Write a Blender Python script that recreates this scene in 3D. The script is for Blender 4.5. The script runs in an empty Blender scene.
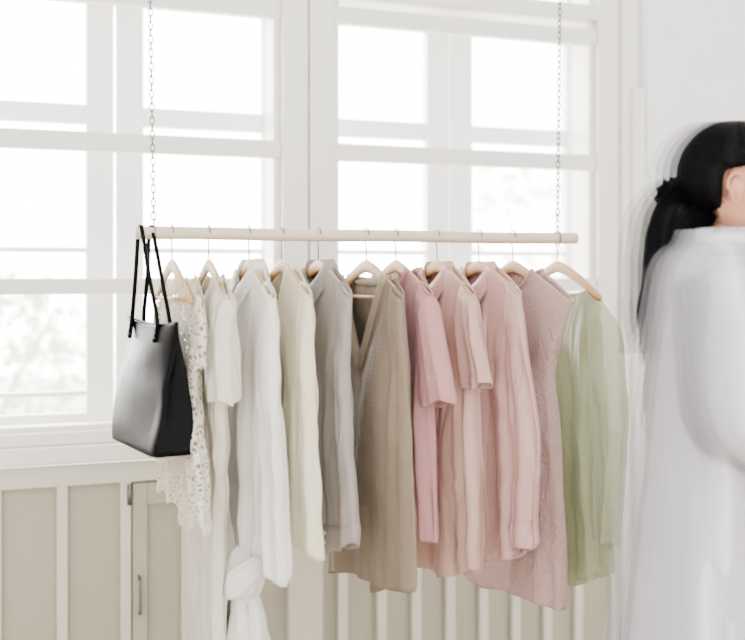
import bpy, bmesh, math, random
from math import sin, cos, pi, radians, sqrt, tan
from mathutils import Vector, noise, Matrix
random.seed(4)
S = bpy.context.scene
COL = S.collection

# ------------------------------------------------------------------ layout
FPX, TH, CY, CZ = 1035.0, radians(20), -2.85, 1.35
ROD_Y, ROD_Z = -0.61, 1.44
RD = ROD_Y - CY

def on_garment(u, v, x0):
    """survey: sight line -> (s,z) in the vertical plane x=x0 across the rail"""
    t = (u-372.5)/FPX
    d = x0/(sin(TH)+t*cos(TH))
    return (RD - d*(cos(TH)-t*sin(TH)), CZ+(275-v)*d/FPX)

def lin(c):
    c = c/255
    return c/12.92 if c <= .04045 else ((c+.055)/1.055)**2.4
def rgb(r, g, b): return (lin(r), lin(g), lin(b), 1)

# ------------------------------------------------------------------ materials
def new_mat(name):
    m = bpy.data.materials.new(name); m.use_nodes = True
    nt = m.node_tree; nt.nodes.clear()
    out = nt.nodes.new('ShaderNodeOutputMaterial')
    return m, nt, out
def N(nt, typ, **kw):
    n = nt.nodes.new(typ)
    for k, v in kw.items():
        if k in n.inputs: n.inputs[k].default_value = v
        else: setattr(n, k, v)
    return n

def mat_basic(name, col, rough=.5, metal=0, bump=0, bscale=40, var=0.04, vscale=4, coat=0, spec=.5, ior=1.5):
    m, nt, out = new_mat(name)
    p = N(nt, 'ShaderNodeBsdfPrincipled', Roughness=rough, Metallic=metal)
    p.inputs['Specular IOR Level'].default_value = spec
    p.inputs['IOR'].default_value = ior
    if coat: p.inputs['Coat Weight'].default_value = coat
    tc = N(nt, 'ShaderNodeTexCoord')
    nz = N(nt, 'ShaderNodeTexNoise', Scale=vscale, Detail=4.0)
    nt.links.new(tc.outputs['Object'], nz.inputs['Vector'])
    mx = N(nt, 'ShaderNodeMix', data_type='RGBA')
    mx.inputs[6].default_value = tuple(c*(1-var) for c in col[:3])+(1,)
    mx.inputs[7].default_value = tuple(min(1, c*(1+var)) for c in col[:3])+(1,)
    nt.links.new(nz.outputs['Fac'], mx.inputs[0])
    nt.links.new(mx.outputs[2], p.inputs['Base Color'])
    if bump:
        b = N(nt, 'ShaderNodeBump', Strength=bump, Distance=.004)
        n2 = N(nt, 'ShaderNodeTexNoise', Scale=bscale, Detail=3.0)
        nt.links.new(tc.outputs['Object'], n2.inputs['Vector'])
        nt.links.new(n2.outputs['Fac'], b.inputs['Height'])
        nt.links.new(b.outputs[0], p.inputs['Normal'])
    nt.links.new(p.outputs[0], out.inputs[0])
    return m

def mat_fabric(name, col, transl=.25, sheer=0.0, rib=None, ribscale=60, ribstr=.6, weave=.15, lace=False, wrinkle=.4, crinkle=0, satin=False):
    m, nt, out = new_mat(name)
    L = nt.links.new
    tc = N(nt, 'ShaderNodeTexCoord')
    p = N(nt, 'ShaderNodeBsdfPrincipled', Roughness=.42 if satin else .85)
    p.inputs['Sheen Weight'].default_value = .08
    p.inputs['Specular IOR Level'].default_value = .35 if satin else .15
    nz = N(nt, 'ShaderNodeTexNoise', Scale=6.0, Detail=5.0)
    L(tc.outputs['Object'], nz.inputs['Vector'])
    mx = N(nt, 'ShaderNodeMix', data_type='RGBA')
    mx.inputs[6].default_value = tuple(c*.93 for c in col[:3])+(1,)
    mx.inputs[7].default_value = tuple(min(1, c*1.05) for c in col[:3])+(1,)
    L(nz.outputs['Fac'], mx.inputs[0]); L(mx.outputs[2], p.inputs['Base Color'])
    mp = N(nt, 'ShaderNodeMapping'); mp.inputs['Scale'].default_value = (15, 15, 4.5)
    L(tc.outputs['Object'], mp.inputs['Vector'])
    wn = N(nt, 'ShaderNodeTexNoise', Scale=1.0, Detail=2.0, Distortion=.8)
    L(mp.outputs[0], wn.inputs['Vector'])
    b1 = N(nt, 'ShaderNodeBump', Strength=wrinkle, Distance=.04)
    L(wn.outputs['Fac'], b1.inputs['Height'])
    last = b1
    if rib:
        sep = N(nt, 'ShaderNodeSeparateXYZ'); L(tc.outputs['Object'], sep.inputs[0])
        mt = N(nt, 'ShaderNodeMath', operation='MULTIPLY'); mt.inputs[1].default_value = ribscale*2*pi
        L(sep.outputs[rib], mt.inputs[0])
        sn = N(nt, 'ShaderNodeMath', operation='SINE'); L(mt.outputs[0], sn.inputs[0])
        b2 = N(nt, 'ShaderNodeBump', Strength=ribstr, Distance=.002)
        L(sn.outputs[0], b2.inputs['Height']); L(last.outputs[0], b2.inputs['Normal']); last = b2
    if crinkle:
        vz = N(nt, 'ShaderNodeTexVoronoi', Scale=120.0); L(tc.outputs['Object'], vz.inputs['Vector'])
        b3 = N(nt, 'ShaderNodeBump', Strength=crinkle, Distance=.003)
        L(vz.outputs['Distance'], b3.inputs['Height']); L(last.outputs[0], b3.inputs['Normal']); last = b3
    if weave:
        fn = N(nt, 'ShaderNodeTexNoise', Scale=420.0, Detail=2.0); L(tc.outputs['Object'], fn.inputs['Vector'])
        b4 = N(nt, 'ShaderNodeBump', Strength=weave, Distance=.0015)
        L(fn.outputs['Fac'], b4.inputs['Height']); L(last.outputs[0], b4.inputs['Normal']); last = b4
    L(last.outputs[0], p.inputs['Normal'])
    tr = N(nt, 'ShaderNodeBsdfTranslucent'); tr.inputs[0].default_value = col
    L(last.outputs[0], tr.inputs['Normal'])
    ms = N(nt, 'ShaderNodeMixShader'); ms.inputs[0].default_value = transl
    L(p.outputs[0], ms.inputs[1]); L(tr.outputs[0], ms.inputs[2])
    res = ms
    if sheer or lace:
        tp = N(nt, 'ShaderNodeBsdfTransparent')
        m2 = N(nt, 'ShaderNodeMixShader'); m2.inputs[0].default_value = sheer
        L(res.outputs[0], m2.inputs[1]); L(tp.outputs[0], m2.inputs[2])
        if lace:
            vz = N(nt, 'ShaderNodeTexVoronoi', Scale=95.0, feature='DISTANCE_TO_EDGE')
            L(tc.outputs['Object'], vz.inputs['Vector'])
            g = N(nt, 'ShaderNodeMath', operation='GREATER_THAN'); g.inputs[1].default_value = .17
            L(vz.outputs['Distance'], g.inputs[0])
            g2 = N(nt, 'ShaderNodeMath', operation='MULTIPLY'); g2.inputs[1].default_value = .9
            L(g.outputs[0], g2.inputs[0]); L(g2.outputs[0], m2.inputs[0])
        res = m2
    L(res.outputs[0], out.inputs[0])
    return m

M_WALL = mat_basic('wall_paint_white', rgb(240, 239, 241), .6, bump=.05)
M_CEIL = mat_basic('ceiling_white', rgb(240, 240, 238), .7)
M_FRAME = mat_basic('window_paint_offwhite', rgb(237, 234, 228), .4, bump=.05, bscale=20)
M_FRAME2 = mat_basic('casement_hazed_white', rgb(249, 248, 246), .4)  # whiter than the frame paint: backlit haze is put into the colour
M_PANEL = mat_basic('panel_paint_beige', rgb(166, 162, 142), .5, bump=.06)
M_BATTEN = mat_basic('batten_paint_cream', rgb(206, 203, 186), .45, bump=.05)
M_FLOOR = mat_basic('floor_pale_wood', rgb(190, 175, 155), .35, var=.12, vscale=7)
M_WOOD = mat_basic('hanger_beech', rgb(188, 146, 94), .45, var=.1, vscale=30)
M_ROD = mat_basic('rail_raw_wood', rgb(208, 190, 168), .6, var=.08, vscale=14, bump=.3, bscale=60)
M_STEEL = mat_basic('steel', rgb(120, 120, 118), .35, metal=1)
M_LEATHER = mat_basic('black_leather', rgb(2, 2, 3), .24, bump=.2, bscale=260, spec=.35, ior=1.2)
M_SKIN = mat_basic('skin', rgb(196, 140, 114), .5, spec=.3)
M_HAIR = mat_basic('dark_hair', rgb(5, 4, 6), .45, bump=.2, bscale=120, spec=.3, ior=1.2)
M_LIP = mat_basic('lip', rgb(170, 85, 80), .4)
M_EYE = mat_basic('eye_white', rgb(225, 222, 218), .2)
M_IRIS = mat_basic('iris', rgb(30, 18, 12), .2)
M_BTN = mat_basic('button_shell', rgb(215, 200, 188), .3)
M_LABEL = mat_basic('garment_label', rgb(20, 18, 20), .7, spec=.1)
M_SHOE = mat_basic('shoe_leather', rgb(50, 40, 35), .5)
M_BARK = mat_basic('shrub_bark', rgb(190, 180, 165), .8)
M_LEAF = mat_basic('shrub_leaf', rgb(205, 218, 186), .5, var=.15, vscale=8)
M_GROUND = mat_basic('courtyard_paving', rgb(235, 233, 228), .8)

def glass_mat():
    m, nt, out = new_mat('window_glass')
    a = N(nt, 'ShaderNodeBsdfTransparent'); g = N(nt, 'ShaderNodeBsdfGlossy', Roughness=.02)
    x = N(nt, 'ShaderNodeMixShader'); x.inputs[0].default_value = .04
    nt.links.new(a.outputs[0], x.inputs[1]); nt.links.new(g.outputs[0], x.inputs[2]); nt.links.new(x.outputs[0], out.inputs[0])
    return m
M_GLASS = glass_mat()

# ------------------------------------------------------------------ mesh helpers
def make(name, bm, mats, parent=None, smooth=True, solid=0, bevel=0, subsurf=0):
    me = bpy.data.meshes.new(name); bmesh.ops.recalc_face_normals(bm, faces=bm.faces)
    bm.to_mesh(me); bm.free()
    if not isinstance(mats, (list, tuple)): mats = [mats]
    for m in mats: me.materials.append(m)
    if smooth:
        for p in me.polygons: p.use_smooth = True
    o = bpy.data.objects.new(name, me); COL.objects.link(o)
    if bevel:
        b = o.modifiers.new('bevel', 'BEVEL'); b.width = bevel; b.segments = 2; b.limit_method = 'ANGLE'
    if solid:
        s = o.modifiers.new('solid', 'SOLIDIFY'); s.thickness = solid; s.offset = 0
    if subsurf:
        s = o.modifiers.new('sub', 'SUBSURF'); s.levels = subsurf; s.render_levels = subsurf
    if parent: o.parent = parent
    return o
def empty(name, loc=(0, 0, 0)):
    e = bpy.data.objects.new(name, None); e.empty_display_size = .05
    COL.objects.link(e)
    return e

def box(bm, x0, x1, y0, y1, z0, z1, mi=0):
    vs = [bm.verts.new((x, y, z)) for x in (x0, x1) for y in (y0, y1) for z in (z0, z1)]
    for f in ((0, 1, 3, 2), (4, 6, 7, 5), (0, 4, 5, 1), (2, 3, 7, 6), (0, 2, 6, 4), (1, 5, 7, 3)):
        bm.faces.new([vs[i] for i in f]).material_index = mi

def catmull(pts, n):
    pts = [Vector(p) for p in pts]
    if len(pts) == 2: return [pts[0].lerp(pts[1], i/(n-1)) for i in range(n)]
    P = [pts[0]*2-pts[1]]+pts+[pts[-1]*2-pts[-2]]
    ln = [0]
    for a, b in zip(pts, pts[1:]): ln.append(ln[-1]+(b-a).length)
    out = []
    for i in range(n):
        d = ln[-1]*i/(n-1); k = 0
        while k < len(ln)-2 and d > ln[k+1]: k += 1
        t = (d-ln[k])/max(1e-9, ln[k+1]-ln[k])
        p0, p1, p2, p3 = P[k], P[k+1], P[k+2], P[k+3]
        out.append(.5*((2*p1)+(p2-p0)*t+(2*p0-5*p1+4*p2-p3)*t*t+(3*p1-p0-3*p2+p3)*t**3))
    return out

def tube(bm, pts, rad, seg=10, mi=0, cap=True, up=None, smooth_n=None, wob=0):
    """sweep an elliptical section (ra,rb) along pts; rad: number, or list"""
    pts = [Vector(p) for p in pts]
    if not isinstance(rad, (list,)): rad = [rad]*len(pts)
    rad = [r if isinstance(r, tuple) else (r, r) for r in rad]
    if smooth_n:
        m = len(pts); R = []
        ln = [0]
        for a, b in zip(pts, pts[1:]): ln.append(ln[-1]+(b-a).length)
        for i in range(smooth_n):
            d = ln[-1]*i/(smooth_n-1); k = 0
            while k < m-2 and d > ln[k+1]: k += 1
            t = (d-ln[k])/max(1e-9, ln[k+1]-ln[k]); t = t*t*(3-2*t)
            R.append((lerp(rad[k][0], rad[k+1][0], t), lerp(rad[k][1], rad[k+1][1], t)))
        rad = R; pts = catmull(pts, smooth_n)
    n = len(pts); ref = Vector(up) if up else None
    rings = []; prev = None
    for i, p in enumerate(pts):
        t = (pts[min(i+1, n-1)]-pts[max(i-1, 0)]).normalized()
        if ref is not None: a = (ref-t*ref.dot(t)).normalized()
        else:
            if prev is None:
                h = Vector((0, 0, 1)) if abs(t.z) < .9 else Vector((1, 0, 0))
                a = (h-t*h.dot(t)).normalized()
            else: a = (prev-t*prev.dot(t)).normalized()
        prev = a; b = t.cross(a)
        rings.append([])
        for k in range(seg):
            an = 2*pi*k/seg; f = 1+wob*(sin(5*an+i*.05)+.6*sin(9*an+i*.11+1))
            rings[-1].append(bm.verts.new(p+a*rad[i][0]*cos(an)*f+b*rad[i][1]*sin(an)*f))
    for A, B in zip(rings, rings[1:]):
        for k in range(seg):
            bm.faces.new((A[k], A[(k+1) % seg], B[(k+1) % seg], B[k])).material_index = mi
    if cap:
        bm.faces.new(rings[0][::-1]).material_index = mi; bm.faces.new(rings[-1]).material_index = mi
    return rings

def lerp(a, b, t): return a+(b-a)*t
def sstep(a, b, x):
    t = max(0, min(1, (x-a)/(b-a))); return t*t*(3-2*t)

# ------------------------------------------------------------------ room
def room():
    bm = bmesh.new()
    box(bm, -1.8, 3.3, 0, .12, 0, .85, 1)           # panelled dado
    box(bm, -1.8, -.20, 0, .12, .85, 3.0)
    box(bm, -.20, 1.86, 0, .12, 2.62, 3.0)
    box(bm, 1.86, 3.3, 0, .12, .85, 3.0)
    make('wall_back', bm, [M_WALL, M_PANEL], smooth=False)
    bm = bmesh.new(); box(bm, 1.925, 3.3, -.09, -.001, 0, 3.0); make('wall_back_pier', bm, M_WALL, smooth=False, bevel=.006)
    bm = bmesh.new(); box(bm, 3.3, 3.4, -3.4, .12, 0, 3.0); make('wall_right', bm, M_WALL, smooth=False)
    bm = bmesh.new(); box(bm, -1.9, -1.8, -3.4, .12, 0, 3.0); make('wall_left', bm, M_WALL, smooth=False)  # left wall is out of view, added to cut light from that side
    bm = bmesh.new(); box(bm, -1.8, 3.4, -3.4, .12, -.1, 0); make('floor', bm, M_FLOOR, smooth=False)
    bm = bmesh.new(); box(bm, -1.8, 3.4, -1.9, .12, 3.0, 3.1); make('ceiling', bm, M_CEIL, smooth=False)
    bm = bmesh.new()
    for x, w in ((-.32, .03), (-.155, .03), (.0, .028), (.164, .028), (.327, .028), (.49, .028), (.65, .028),
                 (.94, .03), (1.06, .03), (1.17, .03), (1.28, .03), (1.39, .03), (1.50, .03), (1.61, .03), (1.72, .03), (1.85, .02)):
        box(bm, x-w/2, x+w/2, -.022, -.001, .06, .80)
    box(bm, -1.8, 1.861, -.022, -.001, .795, .85)
    box(bm, .775, .875, -.035, -.001, .06, .85)
    make('trim_battens', bm, M_BATTEN, smooth=False, bevel=.003)
    bm = bmesh.new(); box(bm, -1.8, 1.861, -.03, -.001, 0, .09); make('baseboard_back', bm, M_BATTEN, smooth=False, bevel=.004)
    e = empty('door_1')
    bm = bmesh.new()
    for x0, x1 in ((.345, .385), (.60, .635)): box(bm, x0, x1, -.018, -.0015, .10, .79)
    box(bm, .385, .60, -.018, -.0015, .73, .79)
    make('stiles', bm, M_PANEL, e, smooth=False, bevel=.003)
    bm = bmesh.new()
    tube(bm, [(.362, -.019, .54), (.362, -.045, .53), (.362, -.048, .49), (.362, -.045, .45), (.362, -.019, .44)], .004, 8, smooth_n=20)
    make('pull_handle', bm, M_STEEL, e)
    bm = bmesh.new()
    tube(bm, [(.337, -.024, .79), (.337, -.024, .735)], .007, 10); tube(bm, [(.337, -.024, .3), (.337, -.024, .25)], .007, 10)
    make('hinge', bm, M_STEEL, e)
    bm = bmesh.new()
    box(bm, -.28, 1.86, -.055, .0, .86, .905); box(bm, -.24, 1.86, -.035, .0, .905, .94)
    make('trim_sill', bm, M_FRAME, smooth=False, bevel=.005)
    bm = bmesh.new()
    box(bm, 1.862, 1.924, -.05, -.001, .0, 3.0); box(bm, 1.89, 1.924, -.08, -.05, .0, 1.94)
    make('trim_casing', bm, M_FRAME, smooth=False, bevel=.004)

def window(idx, xa, xb):
    e = empty('window_%d' % idx)
    bm = bmesh.new()
    box(bm, xa-.075, xa+.0, -.03, .11, .94, 2.62); box(bm, xb, xb+.075, -.03, .11, .94, 2.62)
    box(bm, xa+.0, xa+.02, -.005, .10, .94, 2.62); box(bm, xb-.02, xb, -.005, .10, .94, 2.62)
    box(bm, xa, xb, -.03, .11, 2.56, 2.62)
    box(bm, xa, xb, -.03, .11, 2.15, 2.20)
    box(bm, xa, xb, -.02, .03, .905, .955)
    for z, h in ((2.10, .05), (1.705, .05), (1.32, .042)):
        box(bm, xa, xb, -.018, .018, z-h/2, z+h/2)
    make('frame', bm, M_FRAME, e, smooth=False, bevel=.004)
    xm = (xa+xb)/2
    bm = bmesh.new()
    y0, y1 = .14, .18
    for a, b in ((xa-.06, xm-.004), (xm+.004, xb+.06)):
        box(bm, a, a+.075, y0, y1, .90, 2.6); box(bm, b-.075, b, y0, y1, .90, 2.6)
        for z, h in ((.93, .07), (1.42, .014), (1.80, .055), (2.16, .09), (1.02, .014)):
            box(bm, a+.075, b-.075, y0+.005, y1-.005, z-h/2, z+h/2)
    make('casements', bm, M_FRAME2, e, smooth=False, bevel=.004)
    bm = bmesh.new(); box(bm, xa-.05, xb+.05, .158, .161, .92, 2.6); make('glass', bm, M_GLASS, e, smooth=False)

room()
window(1, -.125, .758)
window(2, .913, 1.785)

# courtyard outside
bm = bmesh.new(); box(bm, -6, 9, .13, 12, -.15, -.05); make('courtyard_ground', bm, M_GROUND, smooth=False)
def shrub(name, cx, cy, h, w, n, seed):
    rnd = random.Random(seed); e = empty(name)
    bm = bmesh.new()
    for k in range(7):
        a = rnd.uniform(0, 6.28); tx, ty = cx+cos(a)*w*.5, cy+sin(a)*w*.35
        tube(bm, [(cx, cy, -.05), (lerp(cx, tx, .4), lerp(cy, ty, .4), h*.45), (tx, ty, h*.85)], [.02, .012, .005], 6, smooth_n=8)
    make('stems', bm, M_BARK, e)
    bm = bmesh.new()
    for k in range(n):
        v = Vector((rnd.gauss(0, 1), rnd.gauss(0, 1), rnd.gauss(0, 1))).normalized()*rnd.uniform(.45, 1)**.5
        p = Vector((cx+v.x*w*.5*(1+.2*sin(k)), cy+v.y*w*.4, h*.6+v.z*h*.42))
        d = Vector((rnd.uniform(-1, 1), rnd.uniform(-1, 1), rnd.uniform(-.4, 1))).normalized(); s2 = d.cross(Vector((rnd.random(), rnd.random(), rnd.random()))).normalized()
        L_ = rnd.uniform(.05, .10)
        vs = [bm.verts.new(p+q) for q in (d*0, d*L_*.5+s2*L_*.28, d*L_, d*L_*.5-s2*L_*.28)]
        bm.faces.new(vs)
    make('leaves', bm, M_LEAF, e, smooth=False)
shrub('garden_shrub', -.15, 3.2, 1.35, 1.5, 1300, 1)
shrub('garden_shrub', 4.1, 4.6, 2.3, 1.8, 1000, 2)

# ------------------------------------------------------------------ rail and chains
bm = bmesh.new()
n = 40
tube(bm, [(lerp(.280, 1.352, i/n), ROD_Y+.001*sin(i*.3), ROD_Z+.0008*sin(i*.35)) for i in range(n+1)], [.0135+.0006*noise.noise(Vector((i*.3, 0, 0))) for i in range(n+1)], 16)
make('wooden_clothes_rail', bm, M_ROD)
def chain(x, xt):
    bm = bmesh.new(); pitch = .0145; k = 0
    tube(bm, [(x, ROD_Y+.0175*cos(a), ROD_Z+.0175*sin(a)) for a in [2*pi*i/20 for i in range(21)]], .0014, 6)
    z = ROD_Z+.022
    while z < 2.99:
        f = (z-ROD_Z)/1.55; cx = lerp(x, xt, f); ring = []
        for i in range(13):
            a = 2*pi*i/12; h = .0098*sin(a); w = .0045*cos(a)
            ring.append((cx+(w if k % 2 else 0), ROD_Y+(0 if k % 2 else w), z+h))
        tube(bm, ring, .0013, 5, cap=False); z += pitch; k += 1
    tube(bm, [(xt, ROD_Y, 2.985), (xt, ROD_Y, 3.0)], .012, 10)
    return make('hanging_chain', bm, M_STEEL)
chain(.318, .292); chain(1.30, 1.318)

# ------------------------------------------------------------------ hangers
YAW = {}
def hanger_z(s): return 1.383-.082*(abs(s)/.21)**1.35
def hanger(x0, yaw=0):
    yaw = radians(yaw); YAW['x'] = x0; YAW['a'] = yaw
    bm = bmesh.new()
    pts = []; rad = []
    for i in range(33):
        s = lerp(-.195, .195, i/32); a = abs(s)/.195
        pts.append((0, -s, hanger_z(s)-.012)); rad.append((lerp(.0145, .009, a)*(1 if a < .98 else .75), lerp(.0055, .0065, a)))
    tube(bm, pts, rad, 12, up=(0, 0, 1))
    tube(bm, [(0, -.17, 1.30), (0, .17, 1.30)], .004, 8)
    h = [(0, 0, 1.38), (0, 0, 1.41)]+[(0, .017*sin(a), ROD_Z+.001+.017*cos(a)) for a in [radians(170-i*16) for i in range(17)]]
    tube(bm, h, .0015, 6, mi=1)
    o = make('wooden_hanger', bm, [M_WOOD, M_STEEL])
    o.location = (x0, ROD_Y, 0); o.rotation_euler = (0, 0, yaw)
    return o
def garment(name):
    """empty that turns the garment about its hanger hook"""
    e = empty(name); a = YAW['a']; p = Vector((YAW['x'], ROD_Y, 0))
    e.rotation_euler = (0, 0, a); e.location = p-Matrix.Rotation(a, 3, 'Z') @ p
    return e

# ------------------------------------------------------------------ garments
class Cloth:
    """tube of cloth hanging in plane x=x0; local (s toward room, n toward left, z)"""
    def __init__(s, x0, L, R, top=None, thick=.028, tmin=.013, fold=.010, k=5, seed=0, n0=0, neck=None, hem=0.0, hemwave=.006, expo=.6, shoulder=True, nq=40, nt=72, grow=.3, scallop=0, limp=0, crumple=.006):
        s.__dict__.update(locals())
        s.Lp = catmull([(a, b, 0) for a, b in L], nt+1); s.Rp = catmull([(a, b, 0) for a, b in R], nt+1)
    def pt(c, phi, j, dn=0):
        t = j/c.nt; q = cos(phi); sn = sin(phi); front = sn >= 0
        a = (q+1)/2; l, r = c.Lp[j], c.Rp[j]
        S_, Z = lerp(l.x, r.x, a), lerp(l.y, r.y, a)
        if c.shoulder:
            aq = abs(q)
            f = lambda x: .082*(1-x**1.35)+.009
            qn, dip, pw = c.neck if c.neck else (.3, .0, 2)
            if aq < qn:
                h = f(qn)
                if front: h -= dip*(1-(aq/qn)**pw)
                else: h -= .012*(1-(aq/qn)**2)
            else: h = f(aq)
            Z += h*(1-t)**2.4
        Z += c.hem*(1-q*q)*t*t
        Z += c.hemwave*sin(3*phi+c.seed)*t**6
        if c.scallop: Z += c.scallop*abs(sin(phi*9))*t**20
        th = lerp(c.tmin, c.thick, sstep(0, c.grow, t))
        env = abs(sn)**c.expo
        nn = (1 if front else -1)*th*env
        A = c.fold*(.05+.95*sstep(.04, .6, t))
        w = sin(c.k*phi+c.seed+1.3*t*sin(c.seed*2.1))+.6*sin((2*c.k+1)*phi+c.seed*3.7+1.1*t)+.4*sin((c.k-2)*phi+c.seed*1.9-2*t)
        w = w*.5 + .5*math.copysign(abs(w)**.5, w)
        nn += A*w*(.35+.65*env)
        nn += .004*sin((S_*26+Z*18)+c.seed)*sstep(.08, .25, t)*sstep(.8, .3, t)*env
        rdg = 1-abs(noise.noise(Vector((S_*9+c.seed, Z*9+S_*5, c.seed*3+(0 if front else 4)))))*2
        nn += c.crumple*(rdg-.4)*sstep(.08, .3, t)
        nn += c.limp*sin(t*4+c.seed)*sstep(0, .3, t)
        S_ += .35*A*sin((c.k+1)*phi+c.seed*2)+c.limp*.5*sin(t*5+c.seed*2)*sstep(0, .3, t)
        nn += dn*(1 if front else -1)
        return Vector((c.x0-(nn+c.n0), ROD_Y-S_, Z))
    def build(c, bm, mi=0):
        m = 2*c.nq; rows = []
        for j in range(c.nt+1):
            rows.append([bm.verts.new(c.pt(2*pi*i/m, j)) for i in range(m)])
        for j in range(c.nt):
            for i in range(m):
                bm.faces.new((rows[j][i], rows[j][(i+1) % m], rows[j+1][(i+1) % m], rows[j+1][i])).material_index = mi

def strip(bm, c, ph, w, j0, j1, dn=.004, mi=0):
    rows = []
    for j in range(j0, min(j1, c.nt)+1):
        rows.append([bm.verts.new(c.pt(ph+w*x, j, dn)) for x in (-1, -.5, 0, .5, 1)])
    for a, b in zip(rows, rows[1:]):
        for k in range(4): bm.faces.new((a[k], a[k+1], b[k+1], b[k])).material_index = mi
def cuff(bm, c, j0):
    rows = []
    for j in range(j0, c.nt+1):
        rows.append([bm.verts.new(c.pt(2*pi*i/48, j, .0012)) for i in range(48)])
    for a, b in zip(rows, rows[1:]):
        for k in range(48): bm.faces.new((a[k], a[(k+1) % 48], b[(k+1) % 48], b[k]))
def neckband(bm, c, r=.006, mi=0):
    qn = c.neck[0]; a0, a1 = math.acos(qn), math.acos(-qn)
    tube(bm, [c.pt(lerp(a0, a1, i/36), 0, .001)+Vector((0, 0, .001)) for i in range(37)], (r), 8, mi=mi)
    tube(bm, [c.pt(-lerp(a0, a1, i/36), 0, .001)+Vector((0, 0, .001)) for i in range(37)], (r), 8, mi=mi)

def buttons(bm, c, ph, js, r=.0055, mi=0, dn=.007):
    for j in js:
        p = c.pt(ph, j, dn)
        tube(bm, [p+Vector((.001, 0, 0)), p-Vector((.002, 0, 0))], r, 12, mi=mi)

def collar(bm, x0, zc, rs=.066, rn=.030, h=.030, leaf=.042, mi=0):
    """shirt collar: stand + turned down leaf, open at the front (n+)"""
    seg = 48; rows = [[], [], [], [], []]
    for i in range(seg+1):
        a = radians(102)+radians(336)*i/seg
        fr = max(0, sin(a))
        s, n = cos(a), sin(a)
        drop = .06*fr**1.3
        prof = ((1.0, 1.0, 0), (.98, .95, h*.6), (1.0, 1.0, h), (1.12, 1.2, h*.55), (1.26, 1.4, h-leaf-.022*fr))
        for r, (fs, fn, dz) in zip(rows, prof):
            r.append(bm.verts.new((x0-(n*rn*fn), ROD_Y-s*rs*fs, zc+dz-drop)))
    for A, B in zip(rows, rows[1:]):
        for i in range(seg): bm.faces.new((A[i], A[i+1], B[i+1], B[i])).material_index = mi

def edges(x0, first, px):
    return [first]+[on_garment(u, v, x0) for u, v in px]

def sleeve(x0, L, R, **kw):
    d = dict(shoulder=False, thick=.015, tmin=.010, k=3, fold=.007, nq=22, nt=48, grow=.12, expo=.8, hemwave=.006, limp=.003, crumple=.005)
    d.update(kw); return Cloth(x0, L, R, **d)
def far_sleeve(bm, x, zend, seed=8):
    sleeve(x, [(-.208, 1.30), (-.235, 1.1), (-.24, zend)], [(-.15, 1.335), (-.165, 1.1), (-.18, zend)], seed=seed, thick=.012).build(bm)
SL = (.15, 1.337); SR = (.208, 1.303); BL = (-.20, 1.30); BR = (.20, 1.30)

# 1 cream lace blouse
x = .356; hanger(x, 1.5)
e = garment('cream_lace_blouse')
ml = mat_fabric('fabric_cream_lace', rgb(234, 227, 210), lace=True)
mcm = mat_fabric('fabric_cream_cotton', rgb(232, 225, 208))
c = Cloth(x, [BL, (-.21, 1.1), (-.22, .86)], [BR, (.165, 1.12), (.19, .98), (.25, .84)], thick=.018, n0=-.018, seed=1.1, neck=(.6, .05, 2), fold=.008, k=6, scallop=.018)
bm = bmesh.new(); c.build(bm); make('body', bm, ml, e, solid=.001)
# scalloped border cord
bm = bmesh.new()
tube(bm, [c.pt(2*pi*i/160, c.nt) for i in range(161)], .0022, 6, cap=False)
for jj in (50, 60): tube(bm, [c.pt(2*pi*i/120, jj, .001) for i in range(121)], .0015, 6, cap=False)
make('lace_border', bm, mcm, e)
bm = bmesh.new()
c = sleeve(x, [(.14, 1.33), (.14, 1.24), (.14, 1.16)], [(.205, 1.29), (.20, 1.22), (.195, 1.16)], seed=2, n0=-.020, thick=.012); c.build(bm)
c = sleeve(x, [(-.205, 1.29), (-.23, 1.22), (-.24, 1.16)], [(-.17, 1.31), (-.19, 1.24), (-.2, 1.15)], seed=3, n0=-.018); c.build(bm)
make('sleeves', bm, ml, e, solid=.001)

# 2 white pleated dress
x = .436; hanger(x, -1)
e = garment('white_pleated_dress')
mp = mat_fabric('fabric_white_pleat', rgb(230, 224, 210), rib='Y', ribscale=55, ribstr=.9)
c = Cloth(x, [BL, (-.19, 1.05), (-.2, .8), (-.23, .32)], [BR, (.15, 1.05), (.13, .8), (.14, .32)], thick=.023, seed=4.1, neck=(.55, .05, 2), fold=.006, k=11, nq=80, nt=70)
bm = bmesh.new(); c.build(bm); make('body', bm, mp, e, solid=.0012)
c = sleeve(x, [(.14, 1.345), (.12, 1.2), (.14, 1.10)], [(.207, 1.30), (.235, 1.18), (.25, 1.10)], seed=5, thick=.024, k=5)
bm = bmesh.new(); c.build(bm); far_sleeve(bm, x, 1.07)
make('sleeves', bm, mp, e, solid=.0012)

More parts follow.
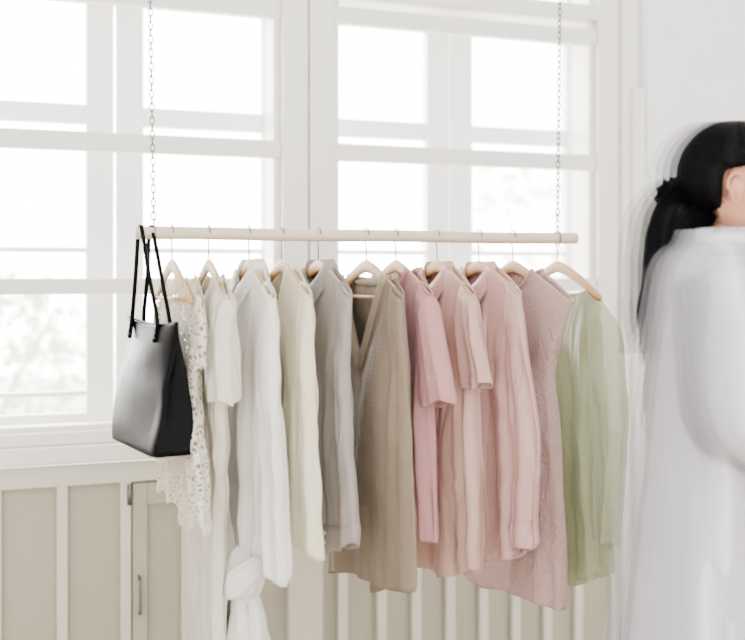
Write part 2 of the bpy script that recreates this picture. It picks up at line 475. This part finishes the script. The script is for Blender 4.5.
# 3 white tie-waist blouse
x = .525; hanger(x, -1)
e = garment('white_tie_blouse')
mw = mat_fabric('fabric_white_cotton', rgb(242, 239, 232), transl=.2)
c = Cloth(x, [BL, (-.20, 1.05), (-.12, .85), (.03, .765)], [BR, (.18, 1.05), (.15, .85), (.12, .755)], thick=.028, seed=6.1, neck=(.4, .06, 1.3), fold=.012, k=7)
bm = bmesh.new(); c.build(bm); collar(bm, x, 1.355); make('body', bm, mw, e, solid=.0015)
c = sleeve(x, [SL, (.15, 1.15), (.18, .95), (.225, .775)], [SR, (.235, 1.1), (.25, .92), (.262, .735)], seed=7, thick=.018, n0=-.004)
bm = bmesh.new(); c.build(bm); far_sleeve(bm, x, .75)
make('sleeves', bm, mw, e, solid=.0015)
kx, ky, kz = x-.030, ROD_Y-.085, .712
bm = bmesh.new()
tube(bm, [(kx+.012, ky, kz+.065), (kx, ky-.004, kz+.035), (kx-.002, ky-.008, kz), (kx, ky, kz-.03), (kx+.002, ky, kz-.055)], [.020, .036, .045, .038, .022], 48, smooth_n=24, wob=.07)
tube(bm, [(kx+.044, ky-.02, kz+.034), (kx+.01, ky-.054, kz+.026), (kx-.032, ky-.046, kz-.006), (kx-.048, ky-.012, kz-.030)], [(.012, .008), (.026, .010), (.026, .010), (.012, .008)], 36, smooth_n=28, up=(0, 0, 1), wob=.08)
make('tie_knot', bm, mw, e)
bm = bmesh.new()
ks = ROD_Y-ky
for sd, cxx, wd, zb in ((9, -.014, .05, .40), (10, .018, .055, .34)):
    cc = sleeve(kx, [(ks-.015, kz-.02), (ks-.05, kz-.12), (ks-wd-.02, zb)], [(ks+.015, kz-.02), (ks+.06, kz-.12), (ks+wd+.03, zb+.03)], seed=sd, thick=.028, tmin=.014, grow=.6, n0=-cxx, k=5, fold=.009); cc.build(bm)
make('tie_ends', bm, mw, e, solid=.0015)

# 4 ivory blouse
x = .60; hanger(x, 1)
e = garment('ivory_long_blouse')
mi_ = mat_fabric('fabric_ivory', rgb(233, 226, 200), transl=.2)
c = Cloth(x, [BL, (-.2, 1.1), (-.21, .8)], [BR, (.19, 1.1), (.2, .8)], thick=.024, seed=11.1, neck=(.35, .1, 1), fold=.008, k=5)
bm = bmesh.new(); c.build(bm); strip(bm, c, pi/2, .09, 1, 66, .005); make('body', bm, mi_, e, solid=.0015)
c = sleeve(x, [SL, (.14, 1.1), (.13, .795)], [SR, (.225, 1.1), (.27, .785)], seed=12, thick=.018, n0=.0, k=4)
bm = bmesh.new(); c.build(bm); far_sleeve(bm, x, .8)
make('sleeves', bm, mi_, e, solid=.0015)

# 5 grey shirt
x = .685; hanger(x, 2.5)
e = garment('grey_shirt')
mg = mat_fabric('fabric_grey_shirt', rgb(154, 145, 140), transl=.1)
c = Cloth(x, [BL, (-.2, 1.1), (-.19, .83)], [BR, (.18, 1.1), (.19, .81)], thick=.024, seed=13.3, neck=(.35, .06, 1.3), fold=.009, k=5)
bm = bmesh.new(); c.build(bm); collar(bm, x, 1.355); strip(bm, c, pi/2, .07, 1, 66, .004); make('body', bm, mg, e, solid=.0015)
c = sleeve(x, [SL]+[on_garment(326, 420, x), on_garment(326, 525, x), on_garment(325, 552, x)], [SR]+[on_garment(343, 400, x), on_garment(350, 515, x), on_garment(350, 546, x)], seed=14, thick=.015, n0=.004)
bm = bmesh.new(); c.build(bm); cuff(bm, c, 43); far_sleeve(bm, x, .8)
make('sleeves', bm, mg, e, solid=.0015)
bm = bmesh.new(); buttons(bm, c, pi/2+.5, (44, 46), .005, dn=.003); make('buttons', bm, M_BTN, e)

# 6 taupe v-neck sweater
x = .80; hanger(x, 3)
e = garment('taupe_v_neck_sweater')
mt_ = mat_fabric('fabric_taupe_knit', rgb(130, 115, 97), transl=.03, rib='Z', ribscale=100, ribstr=.10, weave=.3, wrinkle=.3)
mt2 = mat_fabric('fabric_taupe_rib', rgb(150, 135, 116), transl=.03, weave=.3, wrinkle=.3)
c = Cloth(x, edges(x, BL, [(347, 360), (343, 470), (341, 568)]), edges(x, BR, [(399, 380), (396, 480), (394, 585)]), thick=.032, tmin=.014, seed=15.5, neck=(.66, .21, 1.0), fold=.009, k=4, crumple=.003)
bm = bmesh.new(); c.build(bm); neckband(bm, c, .009, 1)
make('body', bm, [mt_, mt2], e, solid=.003)
c = sleeve(x, [(.165, 1.325)]+[on_garment(389, 400, x), on_garment(381, 490, x), on_garment(376, 590, x)], [(.210, 1.30)]+[on_garment(403, 380, x), on_garment(409, 480, x), on_garment(413, 590, x)], seed=16, thick=.016, n0=.008, fold=.006, crumple=.003)
bm = bmesh.new(); c.build(bm); far_sleeve(bm, x, .76)
make('sleeves', bm, mt_, e, solid=.003)

# 7 mauve t-shirt
x = .873; hanger(x, 1)
e = garment('mauve_t_shirt')
mm = mat_fabric('fabric_mauve_jersey', rgb(187, 138, 136), transl=.12)
c = Cloth(x, edges(x, BL, [(386, 380), (394, 460), (400, 538)]), edges(x, BR, [(427, 380), (429, 460), (431, 541)]), thick=.026, seed=17.5, neck=(.48, .06, 2), fold=.010, k=5, crumple=.003)
bm = bmesh.new(); c.build(bm); neckband(bm, c, .006)
make('body', bm, mm, e, solid=.002)
c2 = sleeve(x, [SL]+[on_garment(424, 350, x), on_garment(426, 406, x)], [SR]+[on_garment(443, 345, x), on_garment(452, 402, x)], seed=18, thick=.022, n0=.004, crumple=.003)
bm = bmesh.new(); c2.build(bm); far_sleeve(bm, x, 1.1)
make('sleeves', bm, mm, e, solid=.002)
bm = bmesh.new(); p = c.pt(-pi/2, 2); box(bm, p.x-.006, p.x-.004, p.y-.02, p.y+.02, p.z-.028, p.z-.002)
make('label', bm, M_LABEL, e, smooth=False)

# 8 blush short sleeve shirt
x = .977; hanger(x, 0)
e = garment('blush_short_sleeve_shirt')
mb = mat_fabric('fabric_blush', rgb(200, 162, 149), transl=.12, wrinkle=.5, satin=True, weave=0)
c = Cloth(x, edges(x, BL, [(428, 380), (424, 470), (420, 564)]), edges(x, BR, [(472, 380), (476, 470), (478, 572)]), thick=.026, seed=19.5, neck=(.32, .07, 1.2), fold=.012, k=6, hem=-.01)
bm = bmesh.new(); c.build(bm); collar(bm, x, 1.352, rs=.06); strip(bm, c, pi/2, .08, 1, 66, .004)
make('body', bm, mb, e, solid=.0015)
c2 = sleeve(x, [SL]+[on_garment(466, 345, x), on_garment(468, 392, x)], [SR]+[on_garment(481, 345, x), on_garment(486, 385, x)], seed=20, thick=.020, n0=.004)
bm = bmesh.new(); c2.build(bm); cuff(bm, c2, 42); far_sleeve(bm, x, 1.1)
make('sleeves', bm, mb, e, solid=.0015)
bm = bmesh.new(); buttons(bm, c, pi/2, range(6, 66, 11), .005); make('buttons', bm, M_BTN, e)

# 9 pink long sleeve shirt
x = 1.086; hanger(x, 1.5)
e = garment('pink_long_sleeve_shirt')
mk = mat_fabric('fabric_pink', rgb(211, 169, 160), transl=.14, wrinkle=.5, satin=True, weave=0)
c = Cloth(x, edges(x, BL, [(472, 380), (476, 470), (480, 563)]), edges(x, BR, [(516, 380), (518, 470), (517, 556)]), thick=.026, seed=21.5, neck=(.32, .07, 1.2), fold=.012, k=6)
bm = bmesh.new(); c.build(bm); collar(bm, x, 1.352, rs=.06); strip(bm, c, pi/2, .08, 1, 66, .004)
make('body', bm, mk, e, solid=.0015)
c2 = sleeve(x, [SL]+[on_garment(507, 380, x), on_garment(511, 450, x), on_garment(508, 530, x), on_garment(510, 553, x)], [SR]+[on_garment(527, 370, x), on_garment(538, 440, x), on_garment(536, 520, x), on_garment(538, 545, x)], seed=22, thick=.018, n0=.006, fold=.009)
bm = bmesh.new(); c2.build(bm); cuff(bm, c2, 43); far_sleeve(bm, x, .8)
make('sleeves', bm, mk, e, solid=.0015)
bm = bmesh.new(); buttons(bm, c, pi/2, range(6, 66, 11), .005); make('buttons', bm, M_BTN, e)

# 10 textured sleeveless dress
x = 1.177; hanger(x, 0)
e = garment('rose_sleeveless_dress')
md = mat_fabric('fabric_rose_texture', rgb(190, 159, 152), transl=.1, crinkle=.8, weave=.3)
c = Cloth(x, edges(x, (-.215, 1.30), [(490, 350), (486, 400), (476, 500), (467, 574)]), edges(x, (.275, 1.285), [(562, 334), (551, 378), (556, 440), (560, 520), (560, 608)]), thick=.030, tmin=.013, seed=23.5, neck=(.36, .05, 2), fold=.008, k=5, nt=80)
bm = bmesh.new(); c.build(bm); neckband(bm, c, .004); make('body', bm, md, e, solid=.003)

# 11 green sheer blouse
x = 1.30; hanger(x, -1)
e = garment('green_sheer_blouse')
mgr = mat_fabric('fabric_green_chiffon', rgb(174, 180, 142), transl=.3, sheer=.08, wrinkle=.5, satin=True, weave=0)
c = Cloth(x, edges(x, (-.19, 1.285), [(547, 380), (554, 480), (562, 580)]), edges(x, (.195, 1.28), [(602, 380), (606, 480), (612, 566)]), thick=.032, seed=25.5, neck=(.75, .03, 2), fold=.014, k=8, hem=-.02)
bm = bmesh.new(); c.build(bm); make('body', bm, mgr, e, solid=0)
mgs = mat_fabric('fabric_green_voile', rgb(200, 205, 176), transl=.4, sheer=.35, wrinkle=.5, weave=0)
c2 = sleeve(x, [(.15, 1.31)]+[on_garment(600, 380, x), on_garment(603, 460, x), on_garment(604, 540, x)], [(.205, 1.29)]+[on_garment(621, 340, x), on_garment(624, 430, x), on_garment(614, 545, x)], seed=26, thick=.024, n0=.002, fold=.010)
bm = bmesh.new(); c2.build(bm); far_sleeve(bm, x, .85)
make('sleeves', bm, mgs, e, solid=0)

# ------------------------------------------------------------------ black tote
def tote():
    e = empty('black_tote_bag')
    ox, oy = .306, ROD_Y-.03
    ps = radians(10)
    A = Vector((sin(ps), -cos(ps), 0)); B = Vector((-cos(ps), -sin(ps), 0))
    def P(a, b, z): return Vector((ox, oy, 0))+A*a+B*b+Vector((0, 0, z))
    zt, zb = 1.258, .992
    bm = bmesh.new(); rows = []; nt = 28; seg = 88
    for j in range(nt+1):
        t = j/nt; z = lerp(zt, zb, t)
        wa = lerp(.165, .150, t); wb = lerp(.009, .043, t**.9)
        row = []
        for i in range(seg):
            a = 2*pi*i/seg; ca, sa = cos(a), sin(a); ex = lerp(.9, .16, sstep(0, .5, t))
            X = math.copysign(abs(ca)**ex, ca)*wa; Y = math.copysign(abs(sa)**ex, sa)*wb
            if abs(X) > wa*.8: X -= math.copysign(.014*sin(pi*min(1, t*1.0))*(1-min(1, abs(Y)/wb)), X)
            Y += (.009*noise.noise(Vector((X*8, t*3, 1)))+.008*sin(X*18+t*4))*sin(pi*t)
            zz = z-.010*(1-(X/wa)**2)*(1-t)**4
            row.append(bm.verts.new(P(X+.004, Y, zz)))
        rows.append(row)
    for a, b in zip(rows, rows[1:]):
        for i in range(seg): bm.faces.new((a[i], a[(i+1) % seg], b[(i+1) % seg], b[i]))
    bm.faces.new(rows[-1])
    make('body', bm, M_LEATHER, e, solid=.003)
    bm = bmesh.new()
    tube(bm, [P(-.145, .0, zt-.010), P(0, 0, zt-.016), P(.145, 0, zt-.010)], .002, 6)
    make('zip', bm, M_STEEL, e)
    bm = bmesh.new()
    for side in (-1, 1):
        b = side*.013; ar = .085
        top = ROD_Z+.016
        sh = -.03
        pts = [P(-ar, side*.019, zt-.045), P(-ar, b, zt+.0), P(lerp(-ar, sh, .45), b, zt+.09), P(-.016+sh, b*.9, ROD_Z-.004), P(sh, b*.9, top),
               P(.016+sh, b*.9, ROD_Z-.004), P(lerp(ar, sh, .45), b, zt+.09), P(ar, b, zt+.0), P(ar, side*.019, zt-.045)]
        tube(bm, pts, [(.0046, .0016)]*9, 8, up=tuple(B), smooth_n=70)
    make('handles', bm, M_LEATHER, e)
    bm = bmesh.new()
    for side in (-1, 1):
        for s2 in (-1, 1):
            p = P(s2*.085, side*.021, zt-.035)
            tube(bm, [p-B*.003, p+B*.003], .003, 10)
    make('rivets', bm, M_STEEL, e)
tote()

# ------------------------------------------------------------------ walking woman
def woman():
    e = empty('walking_woman')
    fx = radians(-34)
    Fv = Vector((cos(fx), sin(fx), 0)); Lv = Vector((-sin(fx), cos(fx), 0))
    O = Vector((1.336, -1.20, 0))
    def W(f, l, z): return O+Fv*f+Lv*l+Vector((0, 0, z))
    J = {'pelvis': (0, 0, .90, .12, .09), 'waist': (0, 0, 1.06, .095, .075), 'chest': (.005, 0, 1.20, .105, .080), 'cl': (-.01, 0, 1.325, .075, .050),
         'neck': (-.012, 0, 1.39, .048, .048), 'nk2': (.0, 0, 1.46, .046, .048),
         'sL': (-.01, .135, 1.315, .036, .036), 'eL': (-.06, .20, 1.09, .034, .034), 'wL': (-.02, .21, .87, .025, .025),
         'sR': (-.01, -.135, 1.315, .036, .036), 'eR': (.02, -.205, 1.09, .034, .034), 'wR': (.23, -.185, .97, .025, .025),
         'hL': (.0, .085, .84, .085, .08), 'kL': (.12, .085, .49, .058, .055), 'aL': (.20, .08, .09, .036, .036), 'tL': (.31, .08, .035, .028, .04),
         'hR': (.0, -.085, .84, .085, .08), 'kR': (-.02, -.085, .47, .058, .055), 'aR': (-.26, -.08, .14, .036, .036), 'tR': (-.17, -.08, .04, .028, .04)}
    E = [('pelvis', 'waist'), ('waist', 'chest'), ('chest', 'cl'), ('cl', 'neck'), ('neck', 'nk2'), ('cl', 'sL'), ('sL', 'eL'), ('eL', 'wL'), ('cl', 'sR'), ('sR', 'eR'), ('eR', 'wR'),
         ('pelvis', 'hL'), ('hL', 'kL'), ('kL', 'aL'), ('aL', 'tL'), ('pelvis', 'hR'), ('hR', 'kR'), ('kR', 'aR'), ('aR', 'tR')]
    ks = list(J); me = bpy.data.meshes.new('body')
    me.from_pydata([W(*J[k][:3]) for k in ks], [(ks.index(a), ks.index(b)) for a, b in E], [])
    o = bpy.data.objects.new('body', me); COL.objects.link(o); o.parent = e; me.materials.append(M_SKIN)
    o.modifiers.new('Skin', 'SKIN')
    for i, k in enumerate(ks):
        me.skin_vertices[0].data[i].radius = J[k][3:5]; me.skin_vertices[0].data[i].use_root = (i == 0)
    o.modifiers['Skin'].use_smooth_shade = True
    sb = o.modifiers.new('sub', 'SUBSURF'); sb.levels = sb.render_levels = 2
    blur = []; trail_only = []
    HZ = 1.526; hc = (.022, 0)
    def headpt(u, v):
        a = 2*pi*u; b = pi*v
        f, l, z = sin(b)*cos(a), sin(b)*sin(a), cos(b)
        f *= .092 if f > 0 else .098
        lw = .074; l *= lw; z *= .113
        low = sstep(.0, -.10, z)
        l *= 1-.30*low
        if f < 0: f *= 1-.45*low
        else: f *= 1-.02*low; f += .012*low*sstep(0, .04, f)
        if f > .03:
            g = math.exp(-(l/.011)**2)
            ramp = sstep(.022, -.022, z)*sstep(-.04, -.026, z)
            f += .026*g*ramp
            for sd in (-1, 1):
                f -= .011*math.exp(-((l-sd*.031)/.016)**2-((z-.006)/.012)**2)
                f += .004*math.exp(-((l-sd*.031)/.018)**2-((z-.028)/.008)**2)
            f += .006*math.exp(-(l/.020)**2-((z+.053)/.006)**2)+.006*math.exp(-(l/.018)**2-((z+.066)/.006)**2)-.003*math.exp(-(l/.02)**2-((z+.0595)/.003)**2)
            f += .006*math.exp(-(l/.02)**2-((z+.095)/.014)**2)
        return f, l, z
    nu, nv = 120, 90
    for part in ('head', 'face_trail'):
        bm = bmesh.new(); rows = []
        for j in range(nv+1):
            v = min(max(j/nv, .002), .998)
            rows.append([bm.verts.new(W(*(lambda q: (q[0]+hc[0], q[1], q[2]+HZ))(headpt(i/nu, v)))) for i in range(nu)])
        for j in range(nv):
            for i in range(nu):
                q = headpt(i/nu, j/nv)
                if part == 'face_trail' and not (q[0] > -.01 and q[2] < .035 and not (q[0] < .02 and q[2] > .01)): continue
                fa = bm.faces.new((rows[j][i], rows[j][(i+1) % nu], rows[j+1][(i+1) % nu], rows[j+1][i]))
                if q[0] > .07 and abs(q[1]) < .022*(1-abs(q[2]+.0595)/.03) and -.072 < q[2] < -.047: fa.material_index = 1
        if part == 'head': make('head', bm, [M_SKIN, M_LIP], e)
        else:
            bmesh.ops.delete(bm, geom=[v for v in bm.verts if not v.link_faces], context='VERTS')
            tube(bm, [W(-.004, 0, 1.41), W(0, 0, 1.47)], [(.047, .045)]*2, 24, cap=False)
            trail_only.append((bm, [M_SKIN, M_LIP]))
    bm = bmesh.new()
    for sd in (-1, 1):
        c = W(hc[0]+.073, sd*.031, HZ+.006)
        bmesh.ops.create_uvsphere(bm, u_segments=20, v_segments=14, radius=.0115, matrix=Matrix.Translation(c))
    make('eyes', bm, M_EYE, e)
    bm = bmesh.new()
    for sd in (-1, 1):
        c = W(hc[0]+.080, sd*.0315, HZ+.006)
        bmesh.ops.create_uvsphere(bm, u_segments=16, v_segments=10, radius=.0056, matrix=Matrix.Translation(c))
    make('irises', bm, M_IRIS, e)
    bm = bmesh.new()
    for sd in (-1, 1):
        tube(bm, [W(hc[0]+.088-.018*k*k, sd*(.014+.034*k), HZ+.030+.004*sin(pi*k)) for k in (0, .3, .6, 1)], [.002, .003, .0028, .001], 6)
    make('eyebrows', bm, M_HAIR, e)
    bm = bmesh.new()
    for sd in (-1, 1):
        c0 = (hc[0]-.012, sd*.070, HZ-.012)
        rim = [(c0[0]+.015*cos(a)*(1 if sin(a) > 0 else .6)-.004, c0[1]+sd*(.005-.004*cos(a)), c0[2]+.027*sin(a)) for a in [2*pi*i/24 for i in range(25)]]
        tube(bm, [W(*r) for r in rim], .0030, 8)
        tube(bm, [W(c0[0]-.004, c0[1]-sd*.002, c0[2]+.022), W(c0[0]-.002, c0[1]+sd*.004, c0[2]), W(c0[0], c0[1]-sd*.002, c0[2]-.022)], [(.008, .004), (.014, .005), (.007, .004)], 12, smooth_n=10, up=tuple(Fv))
    make('ears', bm, M_SKIN, e)
    bm = bmesh.new(); rows = []; nu, nv = 140, 80
    for j in range(nv+1):
        b = pi*min(max(j/nv, .003), .997); row = []
        for i in range(nu):
            a = 2*pi*i/nu
            f, l, z = sin(b)*cos(a)*.101, sin(b)*sin(a)*.082, cos(b)*.110
            low = sstep(-.02, -.10, z); l *= 1-.25*low
            if f < 0: f *= 1-.30*low
            k = sstep(-.040, -.010, f)*sstep(.030, -.005, z)
            k = max(k, sstep(-.045, -.075, z)*.85)
            sc = 1-.24*k
            g = .0010*sin(a*38+z*60)+.002*noise.noise(Vector((f*30, l*30, z*12)))
            f, l, z = f*sc*(1+g*8), l*sc*(1+g*8), z*(1-.05*k)
            row.append(bm.verts.new(W(f+hc[0]-.018, l, z+HZ+.013)))
        rows.append(row)
    for j in range(nv):
        for i in range(nu): bm.faces.new((rows[j][i], rows[j][(i+1) % nu], rows[j+1][(i+1) % nu], rows[j+1][i]))
    blur.append(make('hair', bm, M_HAIR, e))
    bm = bmesh.new()
    base = [(-.055, 0, 1.505), (-.088, 0, 1.492), (-.110, 0, 1.450), (-.117, 0, 1.38), (-.130, 0, 1.29), (-.150, .0, 1.195)]
    tube(bm, [W(*p) for p in base], [.040, .036, .038, .040, .030, .005], 18, smooth_n=30, wob=.02)
    blur.append(make('ponytail', bm, M_HAIR, e))
    bm = bmesh.new()
    for k in range(110):
        a = random.uniform(0, 2*pi); r = random.uniform(.6, 1.08); rr = [.030, .032, .037, .040, .033, .020]
        pts = [(p[0]+rr[i]*r*cos(a), p[1]+rr[i]*r*sin(a), p[2]+(random.uniform(-.03, .02) if i == 5 else 0)) for i, p in enumerate(base)]
        tube(bm, [W(*p) for p in pts], [.0012, .0014, .0016, .0014, .001, .0003], 4, smooth_n=16)
    make('ponytail_strands', bm, M_HAIR, e)
    bm = bmesh.new()
    tube(bm, [W(-.092+.016*sin(a), .036*cos(a), 1.480+.028*sin(a)) for a in [2*pi*i/20 for i in range(21)]], .004, 8)
    make('hair_tie', bm, M_LABEL, e)
    ms_ = mat_fabric('fabric_white_shirt', rgb(222, 219, 226), transl=.05, wrinkle=.5)
    prof = [(1.437, -.008, .056, .056), (1.415, -.010, .060, .062), (1.40, -.012, .072, .085), (1.385, -.012, .080, .125), (1.36, -.012, .088, .160), (1.32, -.01, .100, .178), (1.25, -.01, .113, .18),
            (1.10, -.012, .124, .172), (.95, -.012, .138, .18), (.78, -.010, .158, .19), (.60, -.008, .176, .20), (.46, -.006, .19, .205)]
    bm = bmesh.new(); rows = []; nt, seg = 80, 96
    for j in range(nt+1):
        t = j/nt*(len(prof)-1); k = min(int(t), len(prof)-2); u = t-k
        P0, P1 = prof[k], prof[k+1]
        z, cf, rf, rl = [lerp(P0[m], P1[m], u) for m in range(4)]
        low = sstep(1.35, .5, z); row = []
        for i in range(seg):
            a = 2*pi*i/seg
            w = low*.012*(sin(7*a+1+1.5*z)+.6*sin(13*a+z*3))+.006*noise.noise(Vector((cos(a)*3, sin(a)*3, z*7)))*sstep(1.42, 1.36, z)
            row.append(bm.verts.new(W(cf+(rf+w)*cos(a), (rl+w)*sin(a), z+.01*low*sin(3*a))))
        rows.append(row)
    for a, b in zip(rows, rows[1:]):
        for i in range(seg): bm.faces.new((a[i], a[(i+1) % seg], b[(i+1) % seg], b[i]))
    blur.append(make('shirt_body', bm, ms_, e, subsurf=1))
    bm = bmesh.new()
    def arm(sh, el, wr, rs):
        tube(bm, [W(*p) for p in (sh, ((sh[0]+el[0])/2, (sh[1]+el[1])/2, (sh[2]+el[2])/2+.005), el, ((wr[0]+el[0])/2, (wr[1]+el[1])/2, (wr[2]+el[2])/2), wr)], rs, 24, cap=False, smooth_n=36, wob=.03)
    arm((-.01, -.130, 1.345), (.02, -.200, 1.09), (.215, -.187, .98), [.052, .060, .056, .050, .040])
    arm((-.01, .130, 1.345), (-.06, .205, 1.09), (-.025, .215, .89), [.052, .060, .058, .052, .042])
    blur.append(make('shirt_sleeves', bm, ms_, e))
    bm = bmesh.new()
    rw = [[], [], []]
    for i in range(41):
        a = radians(20+320*i/40)
        for r, (k, z) in zip(rw, ((.054, 1.420), (.057, 1.440), (.074, 1.408))):
            r.append(bm.verts.new(W(-.008+k*cos(a), k*sin(a), z)))
    for a, b in zip(rw, rw[1:]):
        for i in range(40): bm.faces.new((a[i], a[i+1], b[i+1], b[i]))
    make('shirt_collar', bm, ms_, e, solid=.002)
    bm = bmesh.new()
    for s_, kx_, ax_, az in ((1, .12, .195, .13), (-1, -.02, -.235, .17)):
        tube(bm, [W(0, s_*.085, .88), W(kx_*.5, s_*.087, .68), W(kx_, s_*.088, .48), W(ax_, s_*.082, az)], [.09, .082, .075, .072], 24, cap=False, smooth_n=30)
    make('trousers', bm, mat_fabric('fabric_trouser', rgb(215, 210, 205), transl=.05), e, solid=.002)
    bm = bmesh.new()
    for p in (((.17, .08, .06), (.23, .08, .05), (.34, .08, .03)), ((-.30, -.08, .12), (-.24, -.08, .07), (-.14, -.08, .03))):
        tube(bm, [W(*q) for q in p], [(.036, .034), (.045, .04), (.024, .036)], 18, smooth_n=14)
    make('shoes', bm, M_SHOE, e)
    bm = bmesh.new()
    for sd, wr in ((-1, (.235, -.185, .967)), (1, (-.018, .212, .865))):
        d = Vector((.85, 0, -.5)).normalized() if sd == -1 else Vector((.1, 0, -1)).normalized()
        wv = Vector(wr); ft = Vector((-d.z, 0, d.x)).normalized()
        def q(p): return W(p.x, p.y, p.z)
        tube(bm, [q(wv-d*.02), q(wv), q(wv+d*.04), q(wv+d*.085)], [(.019, .016), (.024, .015), (.038, .013), (.036, .011)], 16, up=tuple(Fv*ft.x+Vector((0, 0, ft.z))), smooth_n=12)
        for k, (off, ln) in enumerate(((.027, .068), (.009, .076), (-.009, .071), (-.026, .055))):
            b0 = wv+d*.078+ft*off; cu = Vector((0, -sd*.3, 0))
            tube(bm, [q(b0), q(b0+d*ln*.4+cu*.01), q(b0+d*ln*.75+cu*.05), q(b0+d*ln*.95+cu*.10)], [.009, .0085, .0078, .005], 10, smooth_n=14)
        b0 = wv+d*.03+ft*.028
        tube(bm, [q(b0), q(b0+ft*.018+d*.02), q(b0+ft*.026+d*.045+Vector((0, -sd*.008, 0))), q(b0+ft*.026+d*.062+Vector((0, -sd*.014, 0)))], [.012, .0105, .009, .005], 10, smooth_n=14)
    make('hands', bm, M_SKIN, e)
    # motion trail: translucent echoes of the moving figure along her walking direction
    cache = {}
    def faded(m, op):
        key = (m.name, op)
        if key in cache: return cache[key]
        g = m.copy(); g.name = m.name+'_moving'; nt = g.node_tree
        out = [n for n in nt.nodes if n.type == 'OUTPUT_MATERIAL'][0]
        src = out.inputs[0].links[0].from_socket
        tp = nt.nodes.new('ShaderNodeBsdfTransparent'); mx = nt.nodes.new('ShaderNodeMixShader'); mx.inputs[0].default_value = op
        nt.links.new(tp.outputs[0], mx.inputs[1]); nt.links.new(src, mx.inputs[2]); nt.links.new(mx.outputs[0], out.inputs[0])
        cache[key] = g; return g
    face = None
    for k, op in ((1, .29), (2, .19), (3, .135), (4, .10)):
        for sg in (-1, 1):
            if sg == 1:
                if face is None:
                    bmf, mats = trail_only[0]; face = make('motion_face', bmf, mats, e); g = face
                else:
                    g = face.copy(); COL.objects.link(g); g.parent = e
                g.location = Fv*(k*.0135)
                for sl in g.material_slots:
                    m0 = M_SKIN if sl.material.name.startswith('skin') else M_LIP
                    sl.link = 'OBJECT'; sl.material = faded(m0, op)
            for ob in blur:
                g = ob.copy(); g.name = 'motion_'+ob.name; COL.objects.link(g); g.parent = e
                g.location = Fv*(sg*k*.0135)
                for i, sl in enumerate(g.material_slots):
                    m0 = sl.material; sl.link = 'OBJECT'; sl.material = faded(m0, op)
woman()

# ------------------------------------------------------------------ light
w = bpy.data.worlds.new('overcast'); S.world = w; w.use_nodes = True
nt = w.node_tree; nt.nodes.clear()
out = N(nt, 'ShaderNodeOutputWorld'); bg = N(nt, 'ShaderNodeBackground')
tc = N(nt, 'ShaderNodeTexCoord'); sp = N(nt, 'ShaderNodeSeparateXYZ')
mr = N(nt, 'ShaderNodeMapRange'); mr.inputs[1].default_value = -.3; mr.inputs[2].default_value = .5
mr.inputs[3].default_value = 4.2; mr.inputs[4].default_value = 22.0
nt.links.new(tc.outputs['Generated'], sp.inputs[0]); nt.links.new(sp.outputs[1], mr.inputs[0])
nt.links.new(mr.outputs[0], bg.inputs['Strength']); bg.inputs['Color'].default_value = (1, .985, .965, 1)
nt.links.new(bg.outputs[0], out.inputs[0])

# ------------------------------------------------------------------ camera
cam = bpy.data.cameras.new('camera'); co = bpy.data.objects.new('camera', cam); COL.objects.link(co)
co.location = (0, CY, CZ); co.rotation_euler = (radians(90), 0, -TH)
cam.sensor_width = 36; cam.lens = FPX/745*36; cam.shift_y = -45/745
cam.dof.use_dof = True; cam.dof.focus_distance = 2.35; cam.dof.aperture_fstop = 1.6
cam.clip_start = .02
S.camera = co
